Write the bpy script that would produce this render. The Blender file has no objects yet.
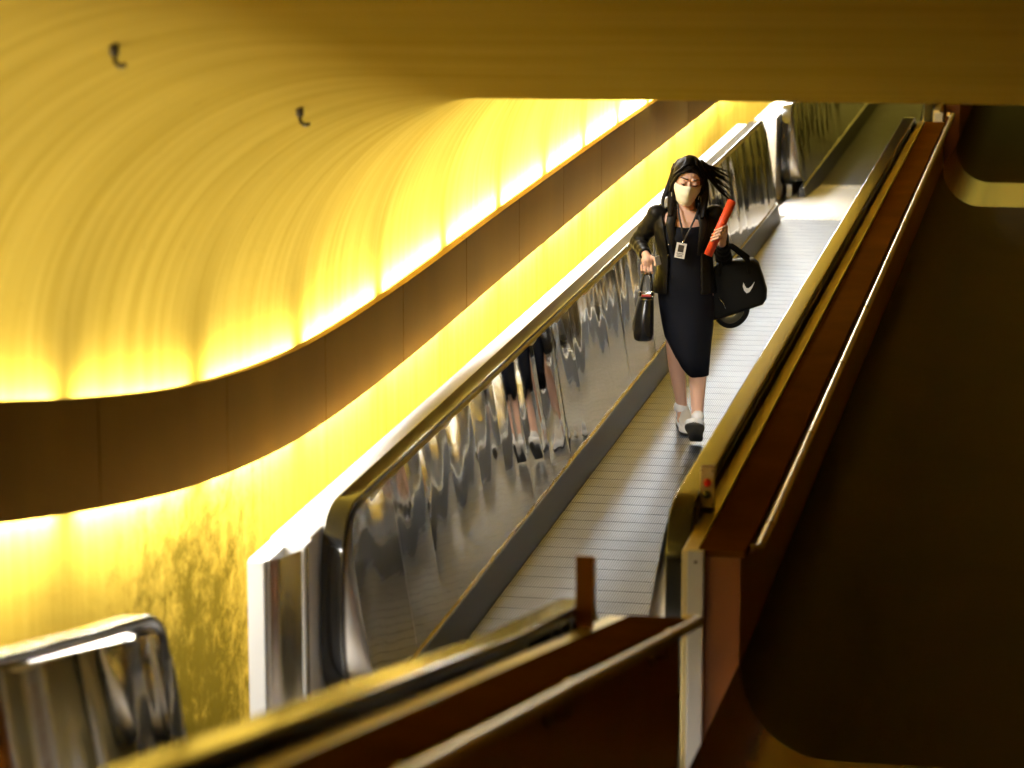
import bpy, bmesh, math, random
from mathutils import Vector, Matrix, Euler, noise
random.seed(7)
R = math.radians
sc = bpy.context.scene
COL = sc.collection

# ------------------------------------------------------------------ materials
def newmat(name):
    m = bpy.data.materials.new(name); m.use_nodes = True
    nt = m.node_tree; b = nt.nodes['Principled BSDF']
    return m, nt, b

def N(nt, t, **kw):
    n = nt.nodes.new(t)
    for k, v in kw.items():
        if k in n.inputs.keys() if hasattr(n.inputs, 'keys') else False: n.inputs[k].default_value = v
        else: setattr(n, k, v)
    return n

def P(name, col, rough=.5, metal=0., spec=.5, bump=0., bscale=40., vary=0., vscale=3., stretch=(1, 1, 1), coat=0.):
    m, nt, b = newmat(name)
    b.inputs['Base Color'].default_value = (*col, 1)
    b.inputs['Roughness'].default_value = rough
    b.inputs['Metallic'].default_value = metal
    b.inputs['Specular IOR Level'].default_value = spec
    if coat: b.inputs['Coat Weight'].default_value = coat; b.inputs['Coat Roughness'].default_value = .12
    if vary or bump:
        tc = nt.nodes.new('ShaderNodeTexCoord'); mp = nt.nodes.new('ShaderNodeMapping')
        mp.inputs['Scale'].default_value = stretch
        nt.links.new(tc.outputs['Object'], mp.inputs['Vector'])
    if vary:
        n = nt.nodes.new('ShaderNodeTexNoise'); n.inputs['Scale'].default_value = vscale; n.inputs['Detail'].default_value = 5
        r = nt.nodes.new('ShaderNodeValToRGB')
        lo = tuple(c * (1 - vary) for c in col); hi = tuple(min(1, c * (1 + vary)) for c in col)
        r.color_ramp.elements[0].color = (*lo, 1); r.color_ramp.elements[1].color = (*hi, 1)
        r.color_ramp.elements[0].position = .3; r.color_ramp.elements[1].position = .7
        nt.links.new(mp.outputs[0], n.inputs['Vector']); nt.links.new(n.outputs[0], r.inputs[0])
        nt.links.new(r.outputs[0], b.inputs['Base Color'])
    if bump:
        n = nt.nodes.new('ShaderNodeTexNoise'); n.inputs['Scale'].default_value = bscale; n.inputs['Detail'].default_value = 3
        u = nt.nodes.new('ShaderNodeBump'); u.inputs['Strength'].default_value = bump; u.inputs['Distance'].default_value = .01
        nt.links.new(mp.outputs[0], n.inputs['Vector']); nt.links.new(n.outputs[0], u.inputs['Height'])
        nt.links.new(u.outputs[0], b.inputs['Normal'])
    return m

WALL_COL = (.44, .302, .042)
def wall_material(name, stains):
    """Yellow sprayed concrete: board marks that run along the arch, plus grime patches low on the wall."""
    m, nt, b = newmat(name)
    tc = nt.nodes.new('ShaderNodeTexCoord')
    mp = nt.nodes.new('ShaderNodeMapping'); mp.inputs['Scale'].default_value = (.5, 7., .5)
    nt.links.new(tc.outputs['Object'], mp.inputs['Vector'])
    n = nt.nodes.new('ShaderNodeTexNoise'); n.inputs['Scale'].default_value = 1.6; n.inputs['Detail'].default_value = 6
    nt.links.new(mp.outputs[0], n.inputs['Vector'])
    r = nt.nodes.new('ShaderNodeValToRGB')
    r.color_ramp.elements[0].position = .28; r.color_ramp.elements[1].position = .66
    r.color_ramp.elements[0].color = (.35, .235, .026, 1); r.color_ramp.elements[1].color = (*WALL_COL, 1)
    nt.links.new(n.outputs[0], r.inputs[0])
    out = r.outputs[0]
    if stains:
        n2 = nt.nodes.new('ShaderNodeTexNoise'); n2.inputs['Scale'].default_value = 7.5; n2.inputs['Detail'].default_value = 12
        n2.inputs['Roughness'].default_value = .8; n2.inputs['Distortion'].default_value = .3
        nt.links.new(tc.outputs['Object'], n2.inputs['Vector'])
        # the patch: an ellipsoid in wall coordinates around the foot of the wall next to the walkway's end
        sub = nt.nodes.new('ShaderNodeVectorMath'); sub.operation = 'SUBTRACT'; sub.inputs[1].default_value = (-1.25, 9.75, .55)
        nt.links.new(tc.outputs['Object'], sub.inputs[0])
        mul = nt.nodes.new('ShaderNodeVectorMath'); mul.operation = 'MULTIPLY'; mul.inputs[1].default_value = (.5, 1.1, .95)
        nt.links.new(sub.outputs[0], mul.inputs[0])
        ln = nt.nodes.new('ShaderNodeVectorMath'); ln.operation = 'LENGTH'; nt.links.new(mul.outputs[0], ln.inputs[0])
        mr = nt.nodes.new('ShaderNodeMapRange'); mr.inputs['From Min'].default_value = .25; mr.inputs['From Max'].default_value = 1.5
        mr.inputs['To Min'].default_value = .26; mr.inputs['To Max'].default_value = -.12
        nt.links.new(ln.outputs['Value'], mr.inputs['Value'])
        ad = nt.nodes.new('ShaderNodeMath'); ad.operation = 'ADD'
        nt.links.new(n2.outputs[0], ad.inputs[0]); nt.links.new(mr.outputs[0], ad.inputs[1])
        r2 = nt.nodes.new('ShaderNodeValToRGB'); r2.color_ramp.elements[0].position = .48; r2.color_ramp.elements[1].position = .74
        r2.color_ramp.elements[0].color = (0, 0, 0, 1); r2.color_ramp.elements[1].color = (.9, .9, .9, 1)
        nt.links.new(ad.outputs[0], r2.inputs[0])
        mx = nt.nodes.new('ShaderNodeMix'); mx.data_type = 'RGBA'
        nt.links.new(r2.outputs[0], mx.inputs['Factor']); nt.links.new(out, mx.inputs[6]); mx.inputs[7].default_value = (.075, .055, .005, 1)
        out = mx.outputs[2]
    nt.links.new(out, b.inputs['Base Color'])
    b.inputs['Roughness'].default_value = .9; b.inputs['Specular IOR Level'].default_value = 0
    n3 = nt.nodes.new('ShaderNodeTexNoise'); n3.inputs['Scale'].default_value = 30; n3.inputs['Detail'].default_value = 4
    nt.links.new(tc.outputs['Object'], n3.inputs['Vector'])
    u = nt.nodes.new('ShaderNodeBump'); u.inputs['Strength'].default_value = .25; u.inputs['Distance'].default_value = .006
    nt.links.new(n3.outputs[0], u.inputs['Height']); nt.links.new(u.outputs[0], b.inputs['Normal'])
    return m

def tread_material():
    m, nt, b = newmat('ribbed aluminium')
    b.inputs['Metallic'].default_value = .85; b.inputs['Roughness'].default_value = .36
    tc = nt.nodes.new('ShaderNodeTexCoord')
    sx = nt.nodes.new('ShaderNodeSeparateXYZ'); nt.links.new(tc.outputs['Object'], sx.inputs[0])
    # ribs run along the travel direction
    mu = nt.nodes.new('ShaderNodeMath'); mu.operation = 'MULTIPLY'; mu.inputs[1].default_value = 2 * math.pi / .0125
    nt.links.new(sx.outputs['X'], mu.inputs[0])
    si = nt.nodes.new('ShaderNodeMath'); si.operation = 'SINE'; nt.links.new(mu.outputs[0], si.inputs[0])
    u = nt.nodes.new('ShaderNodeBump'); u.inputs['Strength'].default_value = .35; u.inputs['Distance'].default_value = .002
    nt.links.new(si.outputs[0], u.inputs['Height']); nt.links.new(u.outputs[0], b.inputs['Normal'])
    r = nt.nodes.new('ShaderNodeValToRGB'); r.color_ramp.elements[0].position = .2; r.color_ramp.elements[1].position = .6
    r.color_ramp.elements[0].color = (.09, .09, .095, 1); r.color_ramp.elements[1].color = (.27, .29, .325, 1)
    mr = nt.nodes.new('ShaderNodeMapRange'); mr.inputs['From Min'].default_value = -1; nt.links.new(si.outputs[0], mr.inputs['Value'])
    nt.links.new(mr.outputs[0], r.inputs[0])
    n = nt.nodes.new('ShaderNodeTexNoise'); n.inputs['Scale'].default_value = 5; n.inputs['Detail'].default_value = 6
    nt.links.new(tc.outputs['Object'], n.inputs['Vector'])
    mx = nt.nodes.new('ShaderNodeMix'); mx.data_type = 'RGBA'; mx.blend_type = 'MULTIPLY'; mx.inputs['Factor'].default_value = .5
    nt.links.new(r.outputs[0], mx.inputs[6])
    r2 = nt.nodes.new('ShaderNodeValToRGB'); r2.color_ramp.elements[0].position = .35; r2.color_ramp.elements[1].position = .65
    r2.color_ramp.elements[0].color = (.6, .6, .6, 1); nt.links.new(n.outputs[0], r2.inputs[0])
    nt.links.new(r2.outputs[0], mx.inputs[7]); nt.links.new(mx.outputs[2], b.inputs['Base Color'])
    return m

def panel_material():
    m, nt, b = newmat('polished stainless steel')
    b.inputs['Metallic'].default_value = 1; b.inputs['Roughness'].default_value = .05
    b.inputs['Base Color'].default_value = (.60, .58, .55, 1)
    tc = nt.nodes.new('ShaderNodeTexCoord'); mp = nt.nodes.new('ShaderNodeMapping'); mp.inputs['Scale'].default_value = (1, 1.2, 9)
    nt.links.new(tc.outputs['Object'], mp.inputs['Vector'])
    n = nt.nodes.new('ShaderNodeTexNoise'); n.inputs['Scale'].default_value = 5; n.inputs['Detail'].default_value = 2
    nt.links.new(mp.outputs[0], n.inputs['Vector'])
    u = nt.nodes.new('ShaderNodeBump'); u.inputs['Strength'].default_value = .02; u.inputs['Distance'].default_value = .01
    nt.links.new(n.outputs[0], u.inputs['Height']); nt.links.new(u.outputs[0], b.inputs['Normal'])
    return m

M = dict(
    wall=wall_material('yellow sprayed concrete', True),
    brown=P('brown gloss paint', (.19, .062, .006), .35, 0, .5, vary=.25, vscale=2.0),
    darkfloor=P('dark brown anti-slip floor', (.022, .010, .0012), .55, 0, .12, vary=.2, vscale=1.5),
    glossfloor=P('dark brown gloss floor', (.19, .062, .006), .2, 0, .5, vary=.2, vscale=1.5),
    laminate=P('brown laminate', (.078, .028, .002), .6, 0, 0., vary=.2, vscale=3),
    bronze=P('dull bronze sheet', (.185, .112, .026), .42, .9, vary=.18, vscale=1.6, stretch=(1, 1, .4)),
    steel=P('brushed steel', (.62, .61, .58), .22, 1, vary=.08, vscale=4),
    satin=P('satin steel', (.66, .64, .60), .33, 1, vary=.1, vscale=2.5),
    panel=panel_material(),
    tread=tread_material(),
    comb=P('cast comb aluminium', (.85, .85, .87), .35, .5),
    gap=P('dark gap', (.01, .01, .01), .8),
    rubber=P('black rubber', (.012, .012, .012), .11, 0, .9),
    skirt=P('dark skirt', (.016, .017, .019), .35, 0, .35),
    deckwhite=P('pale satin deck', (.58, .57, .55), .3, 0, .6),
    white=P('white painted metal', (.36, .355, .34), .4),
    brass=P('brushed brass', (.46, .35, .14), .28, 1),
    plate=P('anodised deck plate', (.66, .57, .30), .36, .9, vary=.08, vscale=3),
    box=P('grey button box', (.55, .45, .28), .4, .5),
    boxback=P('brown painted back plate', (.16, .05, .008), .4),
    red=P('red plastic', (.55, .01, .01), .3), black=P('black plastic', (.01, .015, .01), .3),
    bracket=P('dark bracket metal', (.05, .035, .01), .5, .5),
    skin=P('skin', (.74, .45, .32), .5, 0, .3), lips=P('lips', (.35, .08, .07), .4),
    hair=P('black hair', (.005, .0035, .0025), .45, 0, .1, bump=.3, bscale=25, stretch=(6, 6, .5)),
    jacket=P('black leather jacket', (.008, .007, .006), .45, 0, .14, bump=.35, bscale=14),
    dress=P('black jersey dress', (.008, .009, .014), .75, 0, .1, bump=.25, bscale=10, stretch=(.6, 1, 2.2)),
    mask=P('pale face mask', (.86, .80, .58), .7), strap=P('dark ribbon', (.015, .015, .018), .6),
    shoe=P('white leather', (.85, .85, .84), .45), sole=P('dark sole rubber', (.05, .045, .035), .7),
    midsole=P('white rubber', (.8, .8, .78), .5),
    eye=P('dark eye', (.01, .006, .004), .3), brow=P('brow', (.015, .008, .005), .7),
    bagleather=P('black glossy leather', (.010, .010, .011), .20, 0, .6),
    woven=P('black woven leather', (.02, .02, .022), .3, 0, .6, bump=1.0, bscale=60),
    nylon=P('black nylon', (.008, .008, .007), .6, 0, .12, bump=.3, bscale=12),
    grey=P('grey nylon', (.12, .11, .06), .6),
    chrome=P('chrome', (.8, .8, .8), .12, 1), redleather=P('red leather', (.5, .04, .03), .4),
    tan=P('brown leather fob', (.10, .03, .02), .5),
    orange=P('orange red paper', (.85, .085, .02), .5), paper=P('white card', (.85, .84, .8), .4),
    photo=P('badge photo', (.06, .05, .04), .4), ink=P('printed ink', (.12, .11, .1), .5),
)

M['bronze'].node_tree.nodes['Principled BSDF'].inputs['Specular Tint'].default_value = (.58, .43, .19, 1)

# ------------------------------------------------------------------ object helpers
def tag(o, label=None, cat=None, group=None, kind=None):
    if label: o['label'] = label
    if cat: o['category'] = cat
    if group: o['group'] = group
    if kind: o['kind'] = kind
    return o

WORLD = {}
def empty(name, loc=(0, 0, 0), rz=0.):
    o = bpy.data.objects.new(name, None); COL.objects.link(o)
    o.empty_display_size = .1; o.location = loc; o.rotation_euler.z = rz
    WORLD[o.name] = Vector(loc)
    return o

def link(name, me, mats, parent=None, local=False, smooth=True):
    """One mesh object. Vertices come in world coordinates (or, local=True, in the parent's own)."""
    for m in (mats if isinstance(mats, (list, tuple)) else [mats]): me.materials.append(m)
    o = bpy.data.objects.new(name, me); COL.objects.link(o)
    if smooth is not None:
        for p in me.polygons: p.use_smooth = bool(smooth)
    w = Vector((0, 0, 0))
    if parent is not None:
        o.parent = parent
        if not local:
            w = WORLD.get(parent.name, Vector((0, 0, 0)))
            me.transform(Matrix.Translation(-w))
    WORLD[o.name] = w
    return o

def mesh(name, verts, faces):
    me = bpy.data.meshes.new(name); me.from_pydata([tuple(v) for v in verts], [], faces); me.update()
    return me

class MB:
    """Collects shapes; build() links them as one mesh object."""
    def __init__(s): s.v = []; s.f = []; s.mi = []; s.cur = 0
    def add(s, vs, fs):
        o = len(s.v); s.v += [tuple(v) for v in vs]; s.f += [tuple(i + o for i in f) for f in fs]; s.mi += [s.cur] * len(fs)
    def hexa(s, p):     # 8 points: bottom ring 0-3, top ring 4-7
        s.add(p, [(0, 3, 2, 1), (4, 5, 6, 7), (0, 1, 5, 4), (1, 2, 6, 5), (2, 3, 7, 6), (3, 0, 4, 7)])
    def box(s, x0, x1, y0, y1, z0, z1):
        s.hexa([(x0, y0, z0), (x1, y0, z0), (x1, y1, z0), (x0, y1, z0), (x0, y0, z1), (x1, y0, z1), (x1, y1, z1), (x0, y1, z1)])
    def slab(s, x0, x1, path, h0, h1):
        """A box that follows a path of (y, z): from h0 to h1 above it."""
        n = len(path); vs = []; fs = []
        for (y, z) in path: vs += [(x0, y, z + h0), (x1, y, z + h0), (x1, y, z + h1), (x0, y, z + h1)]
        for i in range(n - 1):
            a = i * 4; b = a + 4
            fs += [(a, a + 1, b + 1, b), (a + 1, a + 2, b + 2, b + 1), (a + 2, a + 3, b + 3, b + 2), (a + 3, a, b, b + 3)]
        e = (n - 1) * 4
        fs += [(3, 2, 1, 0), (e, e + 1, e + 2, e + 3)]
        s.add(vs, fs)
    def ring_loft(s, rings, cap=True, closed=False):
        n = len(rings[0]); vs = [p for r in rings for p in r]; fs = []
        m = len(rings)
        for i in range(m if closed else m - 1):
            a = i * n; b = ((i + 1) % m) * n
            for k in range(n): fs.append((a + k, a + (k + 1) % n, b + (k + 1) % n, b + k))
        if cap and not closed:
            fs.append(tuple(range(n - 1, -1, -1))); fs.append(tuple((m - 1) * n + k for k in range(n)))
        s.add(vs, fs)
    def tube(s, pts, rad, n=10, cap=True, flat=1.0):
        pts = [Vector(p) for p in pts]
        rs = rad if isinstance(rad, (list, tuple)) else [rad] * len(pts)
        rings = []; up = None
        for i, p in enumerate(pts):
            t = (pts[min(i + 1, len(pts) - 1)] - pts[max(i - 1, 0)]).normalized()
            if up is None:
                up = t.orthogonal().normalized() if abs(t.z) > .9 else (Vector((0, 0, 1)) - t * t.z).normalized()
            up = (up - t * up.dot(t)).normalized(); sd = t.cross(up)
            rings.append([p + (up * math.cos(2 * math.pi * k / n) * flat + sd * math.sin(2 * math.pi * k / n)) * rs[i] for k in range(n)])
        s.ring_loft(rings, cap)
    def ellip(s, c, rx, ry, rz, n=16, m=10, rot=None):
        c = Vector(c); rings = []
        for i in range(1, m):
            th = math.pi * i / m
            ring = []
            for k in range(n):
                a = 2 * math.pi * k / n
                v = Vector((rx * math.sin(th) * math.cos(a), ry * math.sin(th) * math.sin(a), -rz * math.cos(th)))
                if rot: v = rot @ v
                ring.append(c + v)
            rings.append(ring)
        s.ring_loft(rings, True)
    def build(s, name, mats, parent=None, local=False, smooth=True, bevel=0.):
        me = mesh(name, s.v, s.f)
        for p, i in zip(me.polygons, s.mi): p.material_index = i
        o = link(name, me, mats, parent, local, smooth)
        if bevel:
            md = o.modifiers.new('bevel', 'BEVEL'); md.width = bevel; md.segments = 2; md.limit_method = 'ANGLE'; md.angle_limit = R(40)
        return o

def flat_shade_by_angle(o, deg=35):
    me = o.data
    bm = bmesh.new(); bm.from_mesh(me)
    for e in bm.edges: e.smooth = len(e.link_faces) == 2 and e.calc_face_angle(9) < R(deg)
    for f in bm.faces: f.smooth = True
    bm.to_mesh(me); bm.free(); return o

# ------------------------------------------------------------------ the paths
S = .049                                   # the ramp climbs away at this slope
SA = .18                                   # the nearer ramp comes down at this one
Z1, Z2 = .480, 1.176                       # the two landings
def zA(y): return Z1 + SA * (8.0 - y)
def zB(y): return S * y
def zC(y): return Z2 + S * (y - 27.6)

BAND = [(-3, 3.90), (0, 3.40), (3, 2.915), (5, 2.595), (7.56, 2.18), (8.41, 2.05), (9.46, 1.925), (10.8, 1.862), (12.5, 1.915), (14.86, 2.062), (17, 2.19),
        (19.85, 2.352), (24, 2.56), (30, 2.86), (46, 3.64)]
def Tb(y):
    """Height of the metal band's top edge along the tunnel (Catmull-Rom through the list)."""
    p = BAND
    if y <= p[0][0]: return p[0][1]
    for i in range(len(p) - 1):
        if y <= p[i + 1][0]:
            (x0, a), (x1, b) = p[i], p[i + 1]
            m0 = (p[i + 1][1] - p[max(i - 1, 0)][1]) / (p[i + 1][0] - p[max(i - 1, 0)][0])
            m1 = (p[min(i + 2, len(p) - 1)][1] - a) / (p[min(i + 2, len(p) - 1)][0] - x0)
            d = x1 - x0; t = (y - x0) / d
            return a * (2 * t**3 - 3 * t**2 + 1) + m0 * d * (t**3 - 2 * t**2 + t) + b * (-2 * t**3 + 3 * t**2) + m1 * d * (t**3 - t**2)
    return p[-1][1]

# ------------------------------------------------------------------ the tunnel shell
XW, XR, CH = -1.25, 3.75, 1.12             # left wall, right wall, ceiling above the band's top edge
def fillet(xw, xi, v0, v1, n=18):
    """Rounded corner from the wall (xw, v0) to the ceiling (xi, v1)."""
    return [(xi + (xw - xi) * math.cos(math.pi / 2 * k / n), v0 + (v1 - v0) * math.sin(math.pi / 2 * k / n)) for k in range(n + 1)]
left_prof = [(XW, -2.6), (XW, -2.0), (XW, -1.4), (XW, -.9), (XW, -.4), (XW, -.1)] + fillet(XW, -.15, .12, CH)
ceil_prof = [(-.15, CH)] + [(x, CH) for x in (.2, .6, 1.0, 1.5, 2.0, 2.4)]
right_prof = fillet(XR, 2.4, .12, CH)[::-1] + [(XR, -.3), (XR, -1.0), (XR, -1.8), (XR, -2.6)]
YS = [-3 + .25 * i for i in range(197)]
def sweep_shell(name, prof, mat):
    vs = []; fs = []; n = len(prof)
    for y in YS:
        t = Tb(y); vs += [(x, y, t + v) for x, v in prof]
    for i in range(len(YS) - 1):
        for k in range(n - 1):
            a = i * n + k; fs.append((a, a + 1, a + n + 1, a + n))
    o = link(name, mesh(name, vs, fs), mat); tag(o, kind='structure')
    md = o.modifiers.new('solid', 'SOLIDIFY'); md.thickness = .15; md.offset = 1; md.use_rim = False
    return o
sweep_shell('wall_left', left_prof, M['wall'])
sweep_shell('ceiling', ceil_prof, M['wall'])
sweep_shell('wall_right', right_prof, M['wall'])
b = MB(); b.box(XW, XR, 46, 46.15, 0, 5.2); tag(b.build('wall_far', M['wall'], smooth=False), kind='structure')
b = MB(); b.box(XW, XR, -3.15, -3.0, 1.2, 5.4); tag(b.build('wall_near', M['wall'], smooth=False), kind='structure')

# the metal band with lamps hidden behind its two edges
band = empty('trim_1', (-1.12, 0, 0)); tag(band, kind='structure')
BH = .395; PITCH = 1.402; y0 = 8.39 - PITCH * 7
lights = []
k = 0
while y0 + PITCH < 45.5:
    ya, yb = y0 + .004, y0 + PITCH - .004
    ys = [ya + (yb - ya) * j / 6 for j in range(7)]
    m = MB()
    m.slab(-1.135, -1.12, [(y, Tb(y)) for y in ys], -BH, 0)
    m.slab(-1.165, -1.135, [(y, Tb(y)) for y in ys], -.016, -.002)      # turned-in lips
    flat_shade_by_angle(m.build('band_panel', M['bronze'], band))
    lights.append((y0 + PITCH / 2, y0))
    y0 += PITCH
def strip_lamp(y, dz, up, power):
    L = bpy.data.lights.new('cove_lamp', 'AREA'); L.shape = 'RECTANGLE'; L.size = 1.24; L.size_y = .035
    L.energy = power; L.color = (1.0, .98, .94)
    o = bpy.data.objects.new('cove_lamp', L); COL.objects.link(o)
    sl = (Tb(y + .5) - Tb(y - .5))
    o.location = (-1.205, y, Tb(y) + dz)
    yv = Vector((0, 1, sl)).normalized()                       # tube axis
    zv = Vector((.30 if up else -.05, 0, -1 if up else 1)); zv = (zv - yv * zv.dot(yv)).normalized()   # lamp shines along -zv
    xv = yv; yy = zv.cross(xv)
    o.rotation_euler = Matrix((xv, yy, zv)).transposed().to_euler()
    return o
P_SP = 2400
P_CL, P_END = 36, 95
P_UP, P_DN = 23, 62
for (ym, _) in lights:
    if ym < -2 or ym > 31: continue
    strip_lamp(ym, -.05, True, P_UP * (1 + 1.8 * min(1, max(0, (ym - 10) / 5)) + 2.5 * min(1, max(0, (ym - 17) / 3)))); strip_lamp(ym, -BH + .025, False, P_DN)

def unseen_lamp(x, y, z, power, sx=1.2, sy=.12, rot=(0, 0, 0), col=(.80, .90, 1.0)):
    L = bpy.data.lights.new('unseen_lamp', 'AREA'); L.shape = 'RECTANGLE'; L.size = sx; L.size_y = sy; L.energy = power; L.color = col
    o = bpy.data.objects.new('unseen_lamp', L); COL.objects.link(o); o.location = (x, y, z); o.rotation_euler = rot
for i in range(6):
    y = 19.9 + i * 1.9
    unseen_lamp(-1.09, y, Tb(y) + .48, P_CL, .12, 1.4, (R(-35), R(-30), 0), (.78, .89, 1.0))
for y in (14.5, 16.6): unseen_lamp(-.94, y, Tb(y) + .78, 42, .12, 1.2, (R(12), R(-38), 0), (.95, .97, 1.0))
SL = bpy.data.lights.new('leg_fill_spot', 'SPOT'); SL.energy = P_SP; SL.spot_size = R(9); SL.spot_blend = 1.0; SL.shadow_soft_size = .08; SL.color = (1.0, .97, .93)  # added fill spot to brighten her legs; the tunnel shows no such fixture
so = bpy.data.objects.new('leg_fill_spot', SL); COL.objects.link(so); so.location = (-.35, 2.6, 3.98)
so.rotation_euler = (Vector((-.02, 15.1, .88)) - so.location).to_track_quat('-Z', 'Y').to_euler()
unseen_lamp(1.0, 45.0, 4.2, P_END, 3.0, .3, (R(65), 0, 0))  # added out of view: brightens the far wall so the landing reflects it

# ------------------------------------------------------------------ floor: trough lane on the right, landings and the pit under the walkways
def lane_z(y):
    if y < 8.0: return Z1 + SA * (8.0 - y)
    if y < 9.75: return Z1
    if y < 24.7: return Z1 + (y - 9.75) * (1.21 - Z1) / (24.7 - 9.75)
    if y < 27.3: return 1.21
    return 1.21 + (y - 27.3) * S
RF = .36
XL0, XL1 = .965, XR
lane_prof = [(XL0, RF + .02)] + [(XL0 + RF - RF * math.cos(a), RF - RF * math.sin(a)) for a in [math.pi / 2 * k / 10 for k in range(11)]] \
    + [(1.8, 0), (2.4, 0), (3.0, 0)] + [(XL1 - RF + RF * math.sin(a), RF - RF * math.cos(a)) for a in [math.pi / 2 * k / 10 for k in range(11)]] + [(XL1, .9)]
def lane(y0, y1, step=.5):
    n = max(1, int(round((y1 - y0) / step))); vs = []; fs = []; w = len(lane_prof)
    e = 1e-6
    for i in range(n + 1):
        y = y0 + (y1 - y0) * i / n; z = lane_z(min(max(y, y0 + e), y1 - e))
        vs += [(x, y, z + h) for x, h in lane_prof]
    for i in range(n):
        for k in range(w - 1):
            a = i * w + k; fs.append((a, a + w, a + w + 1, a + 1))
    return vs, fs
m = MB()
for a_, b_ in ((-3, 8.0), (9.75, 24.7), (27.3, 46)): m.add(*lane(a_, b_))
tag(m.build('floor_lane', M['darkfloor']), kind='structure')
m = MB()
for a_, b_ in ((8.0, 9.75), (24.7, 27.3)): m.add(*lane(a_, b_))
tag(m.build('floor_lane_landing', M['glossfloor']), kind='structure')
m = MB()
def pit_z(y):
    return zA(y) - .8 if y < 8 else (Z1 - .25 if y < 10 else (zB(y) - .35 if y < 24 else (Z2 - .25 if y < 27.6 else zC(y) - .35)))
m.slab(XW, .97, [(y, pit_z(y)) for y in (-3, 3, 7.9)], -.2, 0)
m.slab(-.93, .97, [(7.9, Z1 - .09), (10.1, Z1 - .09)], -.3, 0)
m.slab(XW, -.93, [(7.9, Z1 - .8), (10.1, Z1 - .8)], -.3, 0)
m.slab(XW, .97, [(y, pit_z(y)) for y in (10.1, 15, 20, 23.9)], -.2, 0)
m.slab(XW, .97, [(23.9, Z2 - .085), (27.7, Z2 - .085)], -.4, 0)
m.slab(XW, .97, [(y, pit_z(y)) for y in (27.7, 35, 46)], -.2, 0)
tag(m.build('floor', M['satin'], smooth=False), kind='structure')

# dividing walls between walkways and the lane, brown, with a laminate cap
def path_lin(f, y0, y1, n): return [(y0 + (y1 - y0) * i / n, f(y0 + (y1 - y0) * i / n)) for i in range(n + 1)]
def divider(name, path, top, x0=.80):
    e = empty(name, (x0, path[0][0], path[0][1])); tag(e, kind='structure')
    m = MB(); m.slab(x0 + .005, .965, path, -.4, top - .03); m.build('cladding', M['brown'], e, smooth=False)
    m = MB(); m.slab(x0, .985, path, top - .03, top); m.build('cap', M['laminate'], e, smooth=False, bevel=.006)
    return e
divider('wall_dividing_near', path_lin(zA, -2.8, 8.12, 6), .99)
pB = [(9.70, zB(10.1)), (10.15, zB(10.15))] + path_lin(zB, 10.6, 24.45, 6)
pB = [(9.70, .495), (10.17, .500), (24.45, zB(24.45))]
divider('wall_dividing_middle', pB, .815)
divider('wall_dividing_far', path_lin(zC, 27.9, 44, 4), .815)

# ------------------------------------------------------------------ moving walkways
NP = 3.6
def rail_path(f, y0, y1, top, r=.42, n=30, both=(True, True)):
    """Handrail loop centre-line in (y, z, ny, nz): down the near newel, along the top, down the far newel."""
    pts = []
    def arc(cy, cz, a0, a1):
        for k in range(n + 1):
            a = a0 + (a1 - a0) * k / n
            ca, sa = math.cos(a), math.sin(a)                     # a squarish half-round
            ny, nz = math.copysign(abs(ca) ** (2 - 2 / NP), ca), math.copysign(abs(sa) ** (2 - 2 / NP), sa); q = math.hypot(ny, nz)
            pts.append((cy + r * math.copysign(abs(ca) ** (2 / NP), ca), cz + r * math.copysign(abs(sa) ** (2 / NP), sa), ny / q, nz / q))
    c0, c1 = y0 + r, y1 - r
    zc0, zc1 = f(c0) + top - r, f(c1) + top - r
    pts.append((c0 + .3, zc0 - r, 0, -1))
    sl0 = math.atan2(f(c0 + .5) - f(c0), .5); sl1 = math.atan2(f(c1) - f(c1 - .5), .5)
    arc(c0, zc0, R(270), R(90) + sl0)
    for k in range(1, 12):
        y = c0 + (c1 - c0) * k / 12; pts.append((y, f(y) + top, -math.sin(sl0), math.cos(sl0)))
    arc(c1, zc1, R(90) + sl1, R(-90))
    pts.append((c1 - .3, zc1 - r, 0, -1))
    return pts

def rail_mesh(xc, pts, w=.098, t=.034, tilt=0.):
    hw = w / 2; c = .009
    prof = [(hw - c + c * math.cos(R(a)), -c + c * math.sin(R(a))) for a in (0, 30, 60, 90)] + \
           [(-hw + c - c * math.cos(R(a)), -c + c * math.sin(R(a))) for a in (90, 60, 30, 0)] + \
           [(-hw, -t), (hw, -t)]
    prof = [(u, v + (u * tilt if v > -t else 0)) for u, v in prof]
    rings = [[(xc + u, y + ny * v, z + nz * v) for u, v in prof] for (y, z, ny, nz) in pts]
    m = MB(); m.ring_loft(rings); return m

def newel_bounds(y, f, y0, y1, top, r):
    """Lowest and highest point of the balustrade panel at y (half-round at both ends)."""
    hi = f(y) + top - .034; lo = f(y) + .115
    for c, inside in ((y0 + r, y < y0 + r), (y1 - r, y > y1 - r)):
        if inside:
            rr = r - .034; d = abs(y - c)
            zc = f(c) + top - r
            q = rr * max(1 - (d / rr) ** NP, 0) ** (1 / NP); hi = min(hi, zc + q); lo = max(lo, zc - q) if d > .15 else lo
    return lo, hi

def lean(h, top):
    """The inner skins lean outwards: half-width of the walkway's trough at height h above it."""
    return .502 + .121 * (h - .115) / (top - .034 - .115)

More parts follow.
